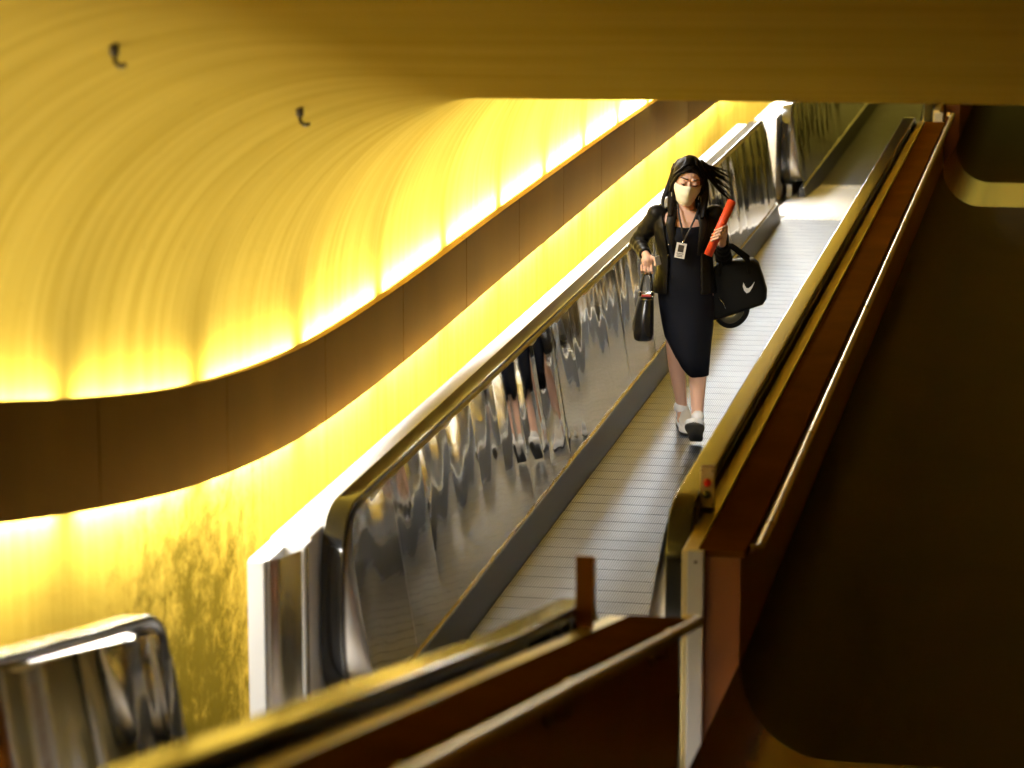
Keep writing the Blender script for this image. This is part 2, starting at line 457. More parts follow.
def panel_mesh(x, ya, yb, f, y0, y1, top, r, side, seed):
    """One sheet of the inner skin: it bulges between its seams and buckles a little."""
    nu, nv = 24, 16
    rnd = random.Random(seed)
    amp = rnd.uniform(.0022, .0045) * rnd.choice((1, 1, 1, -.7)); ph = rnd.uniform(0, 6.28); a2 = rnd.uniform(.0004, .0011); tw = rnd.uniform(-.0024, .0024)
    vs = []; fs = []
    for i in range(nu + 1):
        u = i / nu; y = ya + (yb - ya) * u
        lo, hi = newel_bounds(y, f, y0, y1, top, r)
        for j in range(nv + 1):
            v = j / nv; z = lo + (hi - lo) * v
            d = amp * (1 - (2 * u - 1) ** 2) * (.55 + .45 * math.sin(math.pi * v)) + tw * (2 * u - 1) * (v - .5)
            d += a2 * math.sin(ph + 6.5 * u + 1.6 * v) + .0004 * math.sin(2 * ph + 12 * u - 1.5 * v)
            d += .0016 * noise.noise(Vector((y * 2.2, (z - f(y)) * 1.3, seed * .37)))
            vs.append((-side * lean(z - f(y), top) + side * d, y, z))
    for i in range(nu):
        for j in range(nv):
            a = i * (nv + 1) + j
            q = (a, a + nv + 1, a + nv + 2, a + 1)
            fs.append(q if side < 0 else q[::-1])
    return vs, fs

def balustrade(root, f, side, y0, y1, top, deck, x_out, r=.42, pitch=.495, seam0=0., casing_y=None, panels=True, deckmat='satin'):
    """side -1: left of the walkway, +1: right. The casing is the part; rail, skins, skirt and end pieces belong to it."""
    cy0, cy1 = casing_y or (y0 - .45, y1 + .1)
    xi = side * .625; xc = side * .66
    a, c = sorted((side * .735, x_out))
    m = MB()
    path = path_lin(f, cy0, cy1, 10)
    m.slab(a, c, path, -.25, deck)
    a2, c2 = sorted((side * .645, side * .70))
    m.slab(a2, c2, path_lin(f, y0 + r, y1 - r, 8), -.25, top - .10)       # the core the rail sits on
    cas = m.build('balustrade', M[deckmat], root, smooth=False, bevel=.004)
    # rounded cheeks that close each end between the rail and the leaning skins
    for c, a0 in ((y0 + r, 90), (y1 - r, -90)):
        zc = f(c) + top - r; rr = r - .034; vs = []; fs = []; n = 36
        for k in range(n + 1):
            a = R(a0 + 180 * k / n); ca, sa = math.cos(a), math.sin(a); yy = c + rr * math.copysign(abs(ca) ** (2 / NP), ca); zz = zc + rr * math.copysign(abs(sa) ** (2 / NP), sa)
            for t in (0, .25, .5, .75, 1):
                x = .640 + (lean(zz - f(yy), top) - .640) * t
                vs.append((side * x, yy + (1 if a0 == 90 else -1) * .05 * t * t, zz))
        for k in range(n):
            for t in range(4): q = k * 5 + t; fs.append((q, q + 1, q + 6, q + 5))
        m = MB(); m.add(vs, fs); m.build('end_cheek', M['satin'], cas)
    rail_mesh(side * .675, rail_path(f, y0, y1, top, r), tilt=.055 if side < 0 else 0).build('handrail', M['rubber'], cas).modifiers.new('normals', 'WEIGHTED_NORMAL')
    # guide the rail runs on: a bright lip just under it on the walkway side
    g = MB(); ga, gc = sorted((side * .622, side * .634)); g.slab(ga, gc, path_lin(f, y0 + r, y1 - r, 8), top - .062, top - .036)
    g.build('rail_guide', M['plate'], cas, smooth=False)
    ys = [y0 + .04]
    y = seam0
    while y < y1 - .1:
        if y > y0 + .3: ys.append(y)
        y += pitch
    ys.append(y1 - .04)
    for i in range(len(ys) - 1):
        vs, fs = panel_mesh(xi, ys[i] + .0015, ys[i + 1] - .0015, f, y0, y1, top, r, -side, i + (50 if side > 0 else 0))
        m = MB(); m.add(vs, fs); m.build('inner_panel', M['panel'], cas)
    m = MB()
    # trim along the foot of the skins, then the dark skirt that slopes in to the treads
    ta, tc = sorted((side * .490, side * .508)); m.slab(ta, tc, path_lin(f, y0 + .12, y1 - .12, 8), .106, .118)
    m.build('foot_trim', M['steel'], cas, smooth=False)
    m = MB()
    m.ring_loft([[(side * .54, yy, zz + .108), (side * .492, yy, zz + .108), (side * .458, yy, zz - .05), (side * .458, yy, zz - .22), (side * .54, yy, zz - .22)]
                 for (yy, zz) in path_lin(f, y0 + .10, y1 - .10, 8)])
    m.build('skirt', M['skirt'], cas, smooth=False)
    return cas

def treads(root, f, y0, y1, pitch=.178, hw=.455, h=-.05):
    m = MB(); y = y0
    while y < y1:
        ye = min(y + pitch, y1)
        g = .007
        m.cur = 0
        m.slab(-hw, hw, [(y + g, f(y + g)), (ye, f(ye))], h - .03, h)
        y = ye
    o = m.build('tread_belt', M['tread'], root, smooth=False)
    b = MB(); b.slab(-hw, hw, path_lin(f, y0, y1, 6), h - .05, h - .028); b.build('belt_bed', M['gap'], root, smooth=False)
    return o

def comb(root, y0, y1, z, hw=.455, toward=-1):
    """Landing comb: a bright plate with a toothed edge on the tread side."""
    m = MB(); m.box(-hw, hw, y0, y1, z - .03, z)
    n = 36
    for i in range(n):
        x = -hw + 2 * hw * (i + .5) / n
        if toward < 0: p = (y0 - .07, y0)
        else: p = (y1 + .07, y1)
        a, b_ = sorted(p)
        za, zb = (z - .016, z) if toward < 0 else (z, z - .016)
        m.hexa([(x - .008, a, z - .03), (x + .008, a, z - .03), (x + .008, b_, z - .03), (x - .008, b_, z - .03),
                (x - .008, a, za), (x + .008, a, za), (x + .008, b_, zb), (x - .008, b_, zb)])
    # raised ribs across the plate
    k = int((y1 - y0) / .05)
    for i in range(n // 2):
        x = -hw + 2 * hw * (i + .5) / (n // 2)
        m.box(x - .012, x + .012, y0 + .02, y1 - .02, z, z + .006)
    return m.build('comb_plate', M['comb'], root, smooth=False)

# the long walkway she comes down
wb = empty('moving_walkway', (0, 10, zB(10)))
tag(wb, 'long moving walkway the woman in black is walking along, rising to the far landing', 'moving walkway', 'moving walkways in the tunnel')
treads(wb, zB, 10.05, 24.0)
comb(wb, 24.0, 24.35, Z2 - .048, toward=-1); comb(wb, 9.65, 10.0, Z1 - .05, toward=1)
cas = balustrade(wb, zB, -1, 9.72, 23.95, .90, .82, -.893, seam0=9.94, casing_y=(9.62, 24.0), deckmat='deckwhite')
m = MB(); m.slab(-.880, -.80, [(9.30, zB(9.3)), (9.62, zB(9.62))], -.3, .82); m.slab(-.80, -.72, [(9.5, zB(9.5)), (9.62, zB(9.62))], -.3, .82); m.build('deck_end', M['deckwhite'], cas, smooth=False)
m = MB(); m.box(-.872, -.806, 9.255, 9.298, Z1 - .3, zB(9.3) + .822); m.build('end_trim', M['white'], cas, smooth=False, bevel=.004)
m = MB()
vs = []                                     # curved steel end sheet between trim and rail
n = 16
for i in range(n + 1):
    t = i / n; x = -.806 + t * .09; y = 9.295 + .26 * t ** 1.5 + .010 * math.sin(t * 12)
    vs.append((x, y))
m.add([(x, y, Z1 - .3) for x, y in vs] + [(x, y, zB(9.3) + .818) for x, y in vs], [(i, i + 1, n + 2 + i, n + 1 + i) for i in range(n)])
m.build('end_sheet', M['steel'], cas)
cas = balustrade(wb, zB, 1, 10.0, 24.42, .90, .82, .797, seam0=10.19, casing_y=(9.72, 24.45), deckmat='plate')
m = MB(); m.box(.765, .828, 9.665, 9.70, Z1 - .3, .495 + .812); m.build('end_trim', M['white'], cas, smooth=False, bevel=.004)
m = MB(); m.tube([(.797, 9.66, .495 + .77), (.797, 9.667, .495 + .77)], .006, 8); m.build('screw', M['bracket'], cas)

# the nearer walkway, coming down across the bottom of the view
wa = empty('moving_walkway', (0, 8, Z1))
tag(wa, 'nearest moving walkway, its two balustrades sloping down across the bottom edge', 'moving walkway', 'moving walkways in the tunnel')
treads(wa, zA, -2.8, 7.9)
comb(wa, 7.95, 8.25, Z1 - .05, toward=-1)
balustrade(wa, zA, -1, -2.6, 7.72, .925, .855, -.93, seam0=-2.0, casing_y=(-2.8, 7.9), deckmat='satin')
balustrade(wa, zA, 1, -2.6, 8.02, 1.03, .985, .797, seam0=-2.2, casing_y=(-2.8, 8.1), deckmat='plate')

# the walkway beyond the landing
wc = empty('moving_walkway', (0, 27.6, Z2))
tag(wc, 'farthest moving walkway, climbing on from the landing behind the woman', 'moving walkway', 'moving walkways in the tunnel')
treads(wc, zC, 27.65, 44)
comb(wc, 27.3, 27.62, Z2 - .048, toward=1)
cas = balustrade(wc, zC, -1, 26.1, 44, .95, .86, -.93, seam0=26.6, casing_y=(25.7, 44.3), deckmat='satin')
m = MB(); m.box(-.935, -.72, 25.65, 25.70, Z2 - .2, zC(25.7) + .862); m.build('end_sheet', M['steel'], cas, smooth=False)
cas = balustrade(wc, zC, 1, 27.2, 44, .90, .82, .797, seam0=27.5, casing_y=(27.0, 44.3), deckmat='plate')
m = MB(); m.box(.75, .84, 26.90, 26.96, Z2 - .2, zC(27) + .80); m.build('end_trim', M['white'], cas, smooth=False, bevel=.004)

# steel landing plates
m = MB(); m.box(-.62, .78, 24.36, 27.29, Z2 - .08, Z2 - .052)
tag(m.build('floor_landing_far', M['comb'], smooth=False), kind='structure')
m = MB(); m.box(-.62, .96, 8.26, 9.64, Z1 - .085, Z1 - .052)
tag(m.build('floor_landing_near', M['comb'], smooth=False), kind='structure')

# ------------------------------------------------------------------ pipe handrails on the lane side of the dividing walls
def pipe_rail(f, y0, y1, h, x, label, wob=None, step=1.6):
    pts = []
    ys = [y0 + (y1 - y0) * i / 40 for i in range(41)]
    pts.append((.965, y0 - .005, f(y0) + h)); pts.append((x - .012, y0 - .004, f(y0) + h)); pts.append((x - .003, y0 + .008, f(y0) + h))
    for y in ys[1:-1]: pts.append((x, y, f(y) + h + (wob(y) if wob else 0)))
    pts.append((x - .003, y1 - .008, f(y1) + h)); pts.append((x - .012, y1 + .004, f(y1) + h)); pts.append((.965, y1 + .005, f(y1) + h))
    e = empty('pipe_handrail', (x, y0, f(y0)))
    tag(e, label, 'handrail', 'pipe handrails on the dividing walls')
    m = MB(); m.tube(pts, .019, 14); m.build('pipe', M['brass'], e)
    y = y0 + .35
    while y < y1:
        z = f(y) + h + (wob(y) if wob else 0)
        m = MB(); m.tube([(.965, y, z - .07), (x - .005, y, z - .065), (x, y, z - .015)], .007, 8)
        m.tube([(x, y - .025, z), (x, y + .025, z)], .021, 14)
        m.tube([(.964, y, z - .07), (.974, y, z - .07)], .026, 14)
        m.build('bracket', M['brass'], e)
        y += step
    return e
XP = 1.02
pipe_rail(lambda y: zB(y), 9.86, 25.2, .80, XP, 'long brass pipe rail beside the dark lane, right of the woman')
pipe_rail(lambda y: zA(y), -2.4, 8.20, .975, XP, 'blurred brass pipe rail in front, crossing the bottom of the view')

# ------------------------------------------------------------------ button boxes on the decks
def button_box(x, y, z, h, back, label):
    e = empty('button_box', (x, y, z)); tag(e, label, 'control box', 'button boxes at the walkway ends')
    m = MB(); m.box(x - .03, x + .03, y - .012, y + .018, z + .02, z + h); m.build('housing', M['box'], e, smooth=False, bevel=.004)
    m = MB(); m.box(x - .027, x + .027, y + .018, y + .024, z + .0, z + h + .004); m.build('back_plate', M['boxback'], e, smooth=False)
    m = MB(); m.box(x - .02, x + .02, y - .01, y + .015, z, z + .02); m.build('foot', M['bracket'], e, smooth=False)
    for dz, mt in ((h * .67, 'red'), (h * .40, 'black')):
        m = MB(); m.tube([(x, y - .012, z + dz), (x, y - .016, z + dz), (x, y - .026, z + dz)], [.017, .017, .014], 16); m.build('push_button', M[mt], e)
    m = MB()
    for sx, sz in ((-.022, h - .012), (.022, h - .012), (-.022, .032), (.022, .032)): m.tube([(x + sx, y - .011, z + sz), (x + sx, y - .0145, z + sz)], .004, 8)
    m.build('screw', M['bracket'], e)
    return e
button_box(.752, 10.3, zB(10.3) + .82, .185, False, 'small box with a red and a dark button at the end of the right balustrade')
e = button_box(.752, 0, 0, .22, True, 'brown-backed button box standing on the blurred foreground balustrade')
e.rotation_euler.z = math.pi; e.location = (.752, 7.60, zA(7.6) + .99)

# ------------------------------------------------------------------ two small brackets fixed to the vault
def vault_bracket(x, y, z, label):
    e = empty('ceiling_bracket', (x, y, z)); tag(e, label, 'bracket', 'small brackets fixed to the yellow vault')
    m = MB(); m.tube([(x, y, z + .04), (x, y, z)], .014, 12); m.build('base', M['bracket'], e)
    m = MB(); m.tube([(x, y, z), (x + .003, y, z - .02), (x + .02, y - .01, z - .03), (x + .04, y - .02, z - .026)], .007, 8); m.build('hook', M['bracket'], e)
for x, y, lb in ((-.53, 7.08, 'small dark bracket on the yellow vault, nearer the top left corner'), (-.555, 8.98, 'small dark bracket on the yellow vault, near the low dark ceiling edge')):
    u = math.acos(min(1, (-.15 - x) / 1.1)); vault_bracket(x, y, Tb(y) + .12 + (CH - .12) * math.sin(u) - .03, lb)

#PERSON_BEGIN
# ------------------------------------------------------------------ the woman walking down, and what she carries
PY = 15.22
ROOT = Vector((-.036, PY, zB(PY) - .05)); RZ = R(8.0)
def L(px, py, y=0.):
    """Her own frame: x to her left, y behind her, z up; sizes taken at 166 px to the metre."""
    return Vector(((px - 690) / 166, y, (440 - py) / 163.5 - y * .2))

def blob(name, m, voxel, mats, parent, smooth_it=6, local=True):
    """Fuses overlapping closed shapes into one continuous surface."""
    me = mesh('tmp', m.v, m.f)
    o = bpy.data.objects.new('tmp', me); COL.objects.link(o)
    r = o.modifiers.new('r', 'REMESH'); r.mode = 'VOXEL'; r.voxel_size = voxel
    if smooth_it:
        s_ = o.modifiers.new('s', 'SMOOTH'); s_.factor = .5; s_.iterations = smooth_it
    bpy.context.view_layer.update()
    new = bpy.data.meshes.new_from_object(o.evaluated_get(bpy.context.evaluated_depsgraph_get()))
    bpy.data.objects.remove(o); bpy.data.meshes.remove(me)
    return link(name, new, mats, parent, local, True)

def ell_ring(c, rx, ry, n=24, tilt=None, front=None, squash=1.):
    c = Vector(c); out = []
    for k in range(n):
        a = 2 * math.pi * k / n
        v = Vector((rx * math.cos(a), ry * math.sin(a), 0))
        if tilt: v.z = tilt(math.cos(a), math.sin(a))
        out.append(c + v)
    return out

def limb(m, pts, rs, n=16):
    """A tapering limb with rounded joints (each segment subdivided, ends capped by ellipsoids)."""
    P_, R_ = [], []
    for i in range(len(pts) - 1):
        for k in range(6):
            t = k / 6; P_.append(Vector(pts[i]).lerp(Vector(pts[i + 1]), t)); R_.append(rs[i] + (rs[i + 1] - rs[i]) * t)
    P_.append(Vector(pts[-1])); R_.append(rs[-1])
    m.tube(P_, R_, n)
    for p, r in ((pts[0], rs[0]), (pts[-1], rs[-1])): m.ellip(p, r, r, r, 12, 8)
    for p, r in zip(pts[1:-1], rs[1:-1]): m.ellip(p, r, r, r, 12, 8)

woman = empty('person', ROOT, RZ)
tag(woman, 'woman in black with face mask and white sneakers walking down the walkway', 'person')

# --- key points
HC = L(685.5, 187.5, -.045)                       # middle of the head
HM = Matrix.Translation(HC) @ Euler((R(19), R(8), R(8))).to_matrix().to_4x4() @ Matrix.Scale(1.06, 4)
def H(x, y, z): return HM @ Vector((x, y, z))
shR, elR, wrR = L(655.5, 220.5, .0), L(637, 247, .07), L(645.5, 262, -.13)
shL, elL, wrL = L(712, 220.5, .0), L(722, 262, .06), L(719.5, 250, -.17)
hipR, kneR, ankR = L(676, 297, .02), L(674, 352, .03), L(682, 410, .26)
hipL, kneL, ankL = L(698, 297, -.01), L(697.5, 350, -.075), L(697.5, 422, -.165)

# --- body: one surface
m = MB()
rings = []
for z, w_, f_, b_ in ((.121, .018, .02, .03), (.112, .036, .035, .05), (.09, .054, .06, .08), (.06, .067, .078, .094), (.02, .0735, .088, .1), (-.015, .072, .089, .094), (-.045, .068, .088, .075),
                      (-.075, .058, .088, .045), (-.1, .043, .087, .01), (-.118, .024, .08, -.02)):
    rings.append([H(w_ * math.cos(2 * math.pi * k / 24), (b_ if math.sin(2 * math.pi * k / 24) > 0 else f_) * math.sin(2 * math.pi * k / 24) if f_ > 0 else 0, z) for k in range(24)])
for rg, (fy, by) in zip(rings[-1:], ((.08, -.02),)):
    for k in range(24): rg[k] = H(.024 * math.cos(2 * math.pi * k / 24), -.05 + .03 * math.sin(2 * math.pi * k / 24), -.118)
m.ring_loft(rings[::-1])
m.tube([H(0, -.083, .022), H(0, -.098, -.005), H(0, -.108, -.028), H(0, -.094, -.04)], [.008, .011, .014, .010], 10)
for sx in (-1, 1):
    m.ellip(H(sx * .075, .005, -.012), .011, .02, .032, 12, 8)
    m.tube([H(sx * .012, -.088, .036), H(sx * .034, -.084, .036), H(sx * .055, -.068, .03)], [.007, .008, .005], 8)   # brow ridge
    m.ellip(H(sx * .032, -.080, .014), .017, .012, .011, 12, 8)                                                       # lowered eyelid
m.ellip(H(0, -.088, -.068), .024, .012, .012, 12, 8)
neck0, neck1 = H(0, .02, -.05), L(685, 218, .01)
m.tube([neck0, (neck0 + neck1) / 2, neck1, L(685, 226, .01)], [.052, .05, .055, .08], 18)
def torso(m, grow=0., z_list=None):
    rs = [ell_ring(L(px, py, y), rx + grow, ry + grow, 28) for px, py, y, rx, ry in z_list]
    m.ring_loft(rs[::-1])
torso(m, 0, [(685, 215, .01, .06, .055), (684, 219, .01, .14, .075), (684, 226, .005, .165, .095), (684, 240, 0, .15, .105), (684.5, 262, 0, .125, .09), (685, 280, 0, .145, .105), (686, 297, 0, .16, .115), (687, 312, 0, .15, .11)])
limb(m, [shR, elR, wrR], [.048, .036, .024]); limb(m, [shL, elL, wrL], [.048, .036, .024])
limb(m, [hipR, kneR, kneR.lerp(ankR, .3), ankR], [.075, .050, .051, .031]); limb(m, [hipL, kneL, kneL.lerp(ankL, .32), ankL], [.075, .052, .055, .033])
limb(m, [ankR, ankR + Vector((-.010, -.06, -.06))], [.030, .02]); limb(m, [ankL, ankL + Vector((.0, -.07, -.04))], [.031, .02])
# right hand: closed over the handbag's handles, knuckles up
def finger(m, pts, r0=.0080, r1=.0062): 
    n = len(pts); limb(m, pts, [r0 + (r1 - r0) * i / (n - 1) for i in range(n)], 10)
palR = L(647, 267.5, -.155)
m.ellip(palR, .036, .017, .040, 16, 10, Euler((R(-15), R(12), 0)).to_matrix()); limb(m, [wrR, palR], [.024, .024])
for i, (dx, ln) in enumerate(((-.029, .9), (-.010, 1.05), (.010, 1.12), (.029, 1.0))):
    k0 = palR + Vector((dx - .004, -.008, -.030)); k1 = k0 + Vector((.002, -.012, -.030 * ln)); k2 = k1 + Vector((.002, .020, -.016)); k3 = k2 + Vector((0, .016, .010))
    finger(m, [k0, k1, k2, k3])
t0 = palR + Vector((.030, -.004, .018)); finger(m, [t0, t0 + Vector((.018, -.014, -.016)), t0 + Vector((.018, -.024, -.042))], .0105, .008)
# left hand: fingers wrapped round the paper roll
T0, T1 = L(728.5, 211, -.235), L(706, 263, -.235)
tdir = (T1 - T0).normalized(); tq = T0.lerp(T1, .60); side_v = Vector((1, 0, .42)).normalized(); RT = .026
palL = tq + side_v * .040 + Vector((0, .006, 0))
m.ellip(palL, .020, .034, .042, 16, 10, Euler((R(0), R(22), 0)).to_matrix()); limb(m, [wrL, palL], [.024, .024])
for i, ln in enumerate((.95, 1.08, 1.0, .85)):
    c = tq + tdir * (-.034 + .0222 * i); q = RT + .0085
    k0 = c + side_v * (q + .006) + Vector((0, -.010, 0)); k1 = c + side_v * (q * .55) + Vector((0, -q * .98, 0)); k2 = c - side_v * (q * .75) + Vector((0, -q * .75, 0)); k3 = c - side_v * (q * 1.02 * ln) + Vector((0, -q * .02, 0))
    finger(m, [k0, k1, k2, k3])
c = tq + tdir * (-.040); finger(m, [palL + Vector((0, .015, .028)), c + side_v * .022 + Vector((0, .034, .0)), c - side_v * .014 + Vector((0, .034, .002))], .0105, .008)
body = blob('body', m, .003, M['skin'], woman, 3)

# --- face details
for sx in (-1, 1):
    m = MB(); m.tube([H(sx * .018, -.0925, .006), H(sx * .033, -.0915, .003), H(sx * .047, -.082, .007)], [.0018, .0042, .0018], 8); m.build('eye', M['eye'], woman, True)
    m = MB(); m.tube([H(sx * .014, -.0955, .038), H(sx * .034, -.0925, .044), H(sx * .056, -.073, .038)], [.003, .0042, .002], 8); m.build('eyebrow', M['brow'], woman, True)
m = MB(); m.tube([H(-.022, -.094, -.068), H(0, -.101, -.066), H(.022, -.094, -.068)], [.003, .006, .003], 8); m.build('lips', M['lips'], woman, True)
# face mask: a pleated sheet over nose, mouth and chin
vs = []; fs = []; nu, nv = 24, 14
for j in range(nv + 1):
    v = j / nv; z = -.002 - .122 * v
    for i in range(nu + 1):
        u = -1 + 2 * i / nu; a = u * R(72 - 10 * v)
        rx = .080 - .030 * max(0, v - .35) / .65; ry = .1065 + .017 * math.exp(-(u / .22) ** 2) * math.exp(-((v - .2) / .28) ** 2) - .016 * max(0, v - .75) / .25
        zz = z - .018 * (1 - abs(u)) * 0 + (.012 * (1 - (u / .35) ** 2) if abs(u) < .35 and v < .3 else 0) * (1 - v / .3 if v < .3 else 0)
        zz += .010 * abs(u) * (v - .3)
        vs.append(H(rx * math.sin(a), -ry * math.cos(a) - .0015 * math.sin(v * 20), zz))
for j in range(nv):
    for i in range(nu): q = j * (nu + 1) + i; fs.append((q, q + 1, q + nu + 2, q + nu + 1))
mk = link('face_mask', mesh('face_mask', vs, fs), M['mask'], woman, True)
sd = mk.modifiers.new('solid', 'SOLIDIFY'); sd.thickness = .002; sd.offset = 1
m = MB()
for sx in (-1, 1):
    for z0, z1 in ((-.012, .012), (-.10, -.035)): m.tube([H(sx * .075, -.028, z0), H(sx * .081, -.005, (z0 + z1) / 2), H(sx * .082, .014, z1)], .0016, 6)
m.build('ear_loop', M['mask'], mk, True)

# --- hair: centre parting, long, the locks on her left blown out
m = MB()
def hair_ring(z, w_, f_, b_):
    return [H(w_ * math.cos(2 * math.pi * k / 24), (b_ if math.sin(2 * math.pi * k / 24) > 0 else f_) * math.sin(2 * math.pi * k / 24), z) for k in range(24)]
m.ring_loft([hair_ring(*q) for q in ((-.07, .066, -.02, .09), (-.03, .080, .0, .112), (.01, .086, .025, .118), (.05, .087, .062, .116), (.08, .078, .074, .104), (.11, .058, .062, .08), (.13, .034, .036, .05), (.138, .012, .012, .02))])
def lock(pts, rs, flat=.6): 
    Q, S_ = [], []
    pts = [Vector(p) for p in pts]
    for i in range(len(pts) - 1):
        p0, p1, p2, p3 = pts[max(i - 1, 0)], pts[i], pts[i + 1], pts[min(i + 2, len(pts) - 1)]
        for k in range(6):
            t = k / 6
            Q.append(.5 * ((2 * p1) + (p2 - p0) * t + (2 * p0 - 5 * p1 + 4 * p2 - p3) * t * t + (-p0 + 3 * p1 - 3 * p2 + p3) * t**3)); S_.append(rs[i] + (rs[i + 1] - rs[i]) * t)
    Q.append(pts[-1]); S_.append(rs[-1]); m.tube(Q, S_, 10, True, flat)
for sx in (-1, 1):                                        # curtains framing the forehead
    lock([H(0, -.070, .098), H(sx * .038, -.072, .074), H(sx * .066, -.052, .04), H(sx * .078, -.024, -.02), H(sx * .083, -.01, -.08)], [.008, .013, .018, .020, .018])
lock([L(674, 172, 0), L(669.5, 186, .02), L(664.5, 198, .01), L(661, 207, .0), L(662, 215, -.02)], [.026, .024, .019, .014, .008])
lock([L(673, 180, .02), L(671, 196, .01), L(669, 210, -.03), L(669, 224, -.10)], [.034, .030, .026, .015])
lock([L(676, 184, .06), L(674, 200, .06), L(672, 215, .08), L(674, 226, .1)], [.05, .05, .045, .03])
lock([L(694, 184, .06), L(695, 200, .06), L(696, 214, .08), L(696, 226, .1)], [.05, .05, .05, .03])
lock([L(697, 178, 0), L(701, 192, 0), L(702, 207, -.04), L(700, 226, -.11)], [.036, .040, .034, .016])
lock([L(697, 170, .01), L(704, 179, .02), L(711, 189, .02), L(719, 199, .01), L(730, 208, .0)], [.034, .036, .026, .014, .003])
lock([L(697, 168, .02), L(706, 175, .03), L(715, 182, .04), L(723, 186, .05), L(729, 191, .05)], [.026, .030, .017, .008, .002])
lock([L(702, 176, .03), L(712, 186, .04), L(720, 191, .05), L(727, 197, .05)], [.024, .018, .010, .002])
lock([L(700, 170, .03), L(710, 177, .05), L(718, 181, .06), L(725, 183, .06)], [.02, .014, .006, .0015])
hair = blob('hair', m, .005, M['hair'], woman, 2)
m = MB()
rnd = random.Random(3)
for i in range(26):
    a = rnd.uniform(0, 1); sx0 = 700 + rnd.uniform(-2, 4); sy0 = 170 + a * 12
    ex = 722 + rnd.uniform(0, 10); ey = 182 + a * 24 + rnd.uniform(-3, 3); yy = rnd.uniform(0, .06)
    m.tube([L(sx0, sy0, yy), L(sx0 + (ex - sx0) * .4, sy0 + (ey - sy0) * .42 - 1, yy), L(sx0 + (ex - sx0) * .75, sy0 + (ey - sy0) * .74 - 1, yy), L(ex, ey, yy)], [.003, .0028, .002, .0008], 5)
for sx in (-1, 1):                                        # combed strands lying over the crown
    for i in range(16):
        t = i / 15; y = -.066 + .150 * t; w_ = .078 + rnd.uniform(-.002, .006); e = rnd.uniform(-.1, -.03)
        top = .104 + .034 * math.sin(math.pi * min(1, .25 + t * .9)) ; j = rnd.uniform(-.006, .006)
        yo = y * .96
        m.tube([H(.008 + sx * .004, y, top + .002), H(sx * .034, yo - .002, top - .010), H(sx * (w_ - .016), yo + .006, .076 + j), H(sx * (w_ + .006), yo * .7 + .022, .03 + j), H(sx * (w_ + .008), yo * .6 + .022, -.02), H(sx * (w_ + .004), yo * .5 + .025, e)],
               [.0035, .0055, .006, .006, .005, .0015], 6)
m.build('loose_strands', M['hair'], hair, True)

# --- dress
m = MB()
dl = [(684, 226, .005, .135, .100), (684, 232, .0, .160, .112), (684, 242, -.004, .163, .122), (684.5, 252, 0, .150, .112), (684.5, 262, 0, .138, .102), (684.5, 272, 0, .146, .110), (684.5, 284, 0, .160, .122),
      (684.8, 297, 0, .168, .128), (685.5, 312, -.005, .163, .128), (686.5, 328, -.025, .154, .140), (687.5, 344, -.042, .140, .142), (689.5, 358, -.05, .122, .142), (692, 377, -.060, .100, .140)]
rings = []
for i, (px, py, y, rx, ry) in enumerate(dl):
    t = max(0, (i - 8) / 4); c = L(px, py, y); rg = []
    for k in range(48):
        a = 2 * math.pi * k / 48; fold = (1 + .018 * math.sin(5 * a + i * .9) * min(1, max(0, (i - 4) / 3)) + .012 * math.sin(9 * a - i * 1.3) * t)
        z = t * t * .105 * max(0, -math.cos(a)) ** 1.4 - (.034 * max(0, -math.sin(a)) ** 2 if i == 0 else 0)
        rg.append(c + Vector((rx * fold * math.cos(a), ry * fold * math.sin(a), z)))
    rings.append(rg)
inner = [[c0.lerp(sum(rg, Vector()) / 48, .05) for c0 in rg] for rg in (rings[-1], rings[-2], rings[-3])]
rings += [[p + Vector((0, 0, .004)) for p in rg] for rg in inner]
m.ring_loft(rings, cap=True)
dress = m.build('dress', M['dress'], woman, True)
m = MB()
for a, b_ in ((L(672, 227, -.075), L(671, 217, .03)), (L(697, 227, -.075), L(699, 217, .03))): m.tube([a, a.lerp(b_, .5) + Vector((0, -.02, .02)), b_], [.03, .026, .02], 10, True, .4)
m.build('shoulder_strap', M['dress'], dress, True)

# --- jacket, open at the front
m = MB()
jl = [(684.5, 210.5, .03, .085, .06, 54), (684, 214.5, .02, .165, .085, 50), (683.5, 220, .015, .195, .108, 46), (683.5, 232, .005, .190, .128, 42), (683.5, 246, .0, .176, .130, 40), (683.5, 260, 0, .164, .122, 38), (683.5, 274, 0, .172, .132, 36), (683.5, 287, 0, .186, .142, 34), (683.5, 296, 0, .192, .148, 33)]
n = 30; outer, inn = [], []
for px, py, y, rx, ry, gap in jl:
    c = L(px, py, y); ro, ri = [], []
    for k in range(n + 1):
        a = R(-90 + gap) + (R(360 - 2 * gap)) * k / n
        d = Vector((math.cos(a), math.sin(a), 0)); wv = 1 + .012 * math.sin(7 * a + py * .3)
        ro.append(c + Vector((d.x * rx * wv, d.y * ry * wv, 0))); ri.append(c + Vector((d.x * (rx - .018), d.y * (ry - .018), 0)))
    outer.append(ro); inn.append(ri)
rings = [o_ + i_[::-1] for o_, i_ in zip(outer, inn)]
m.ring_loft(rings)
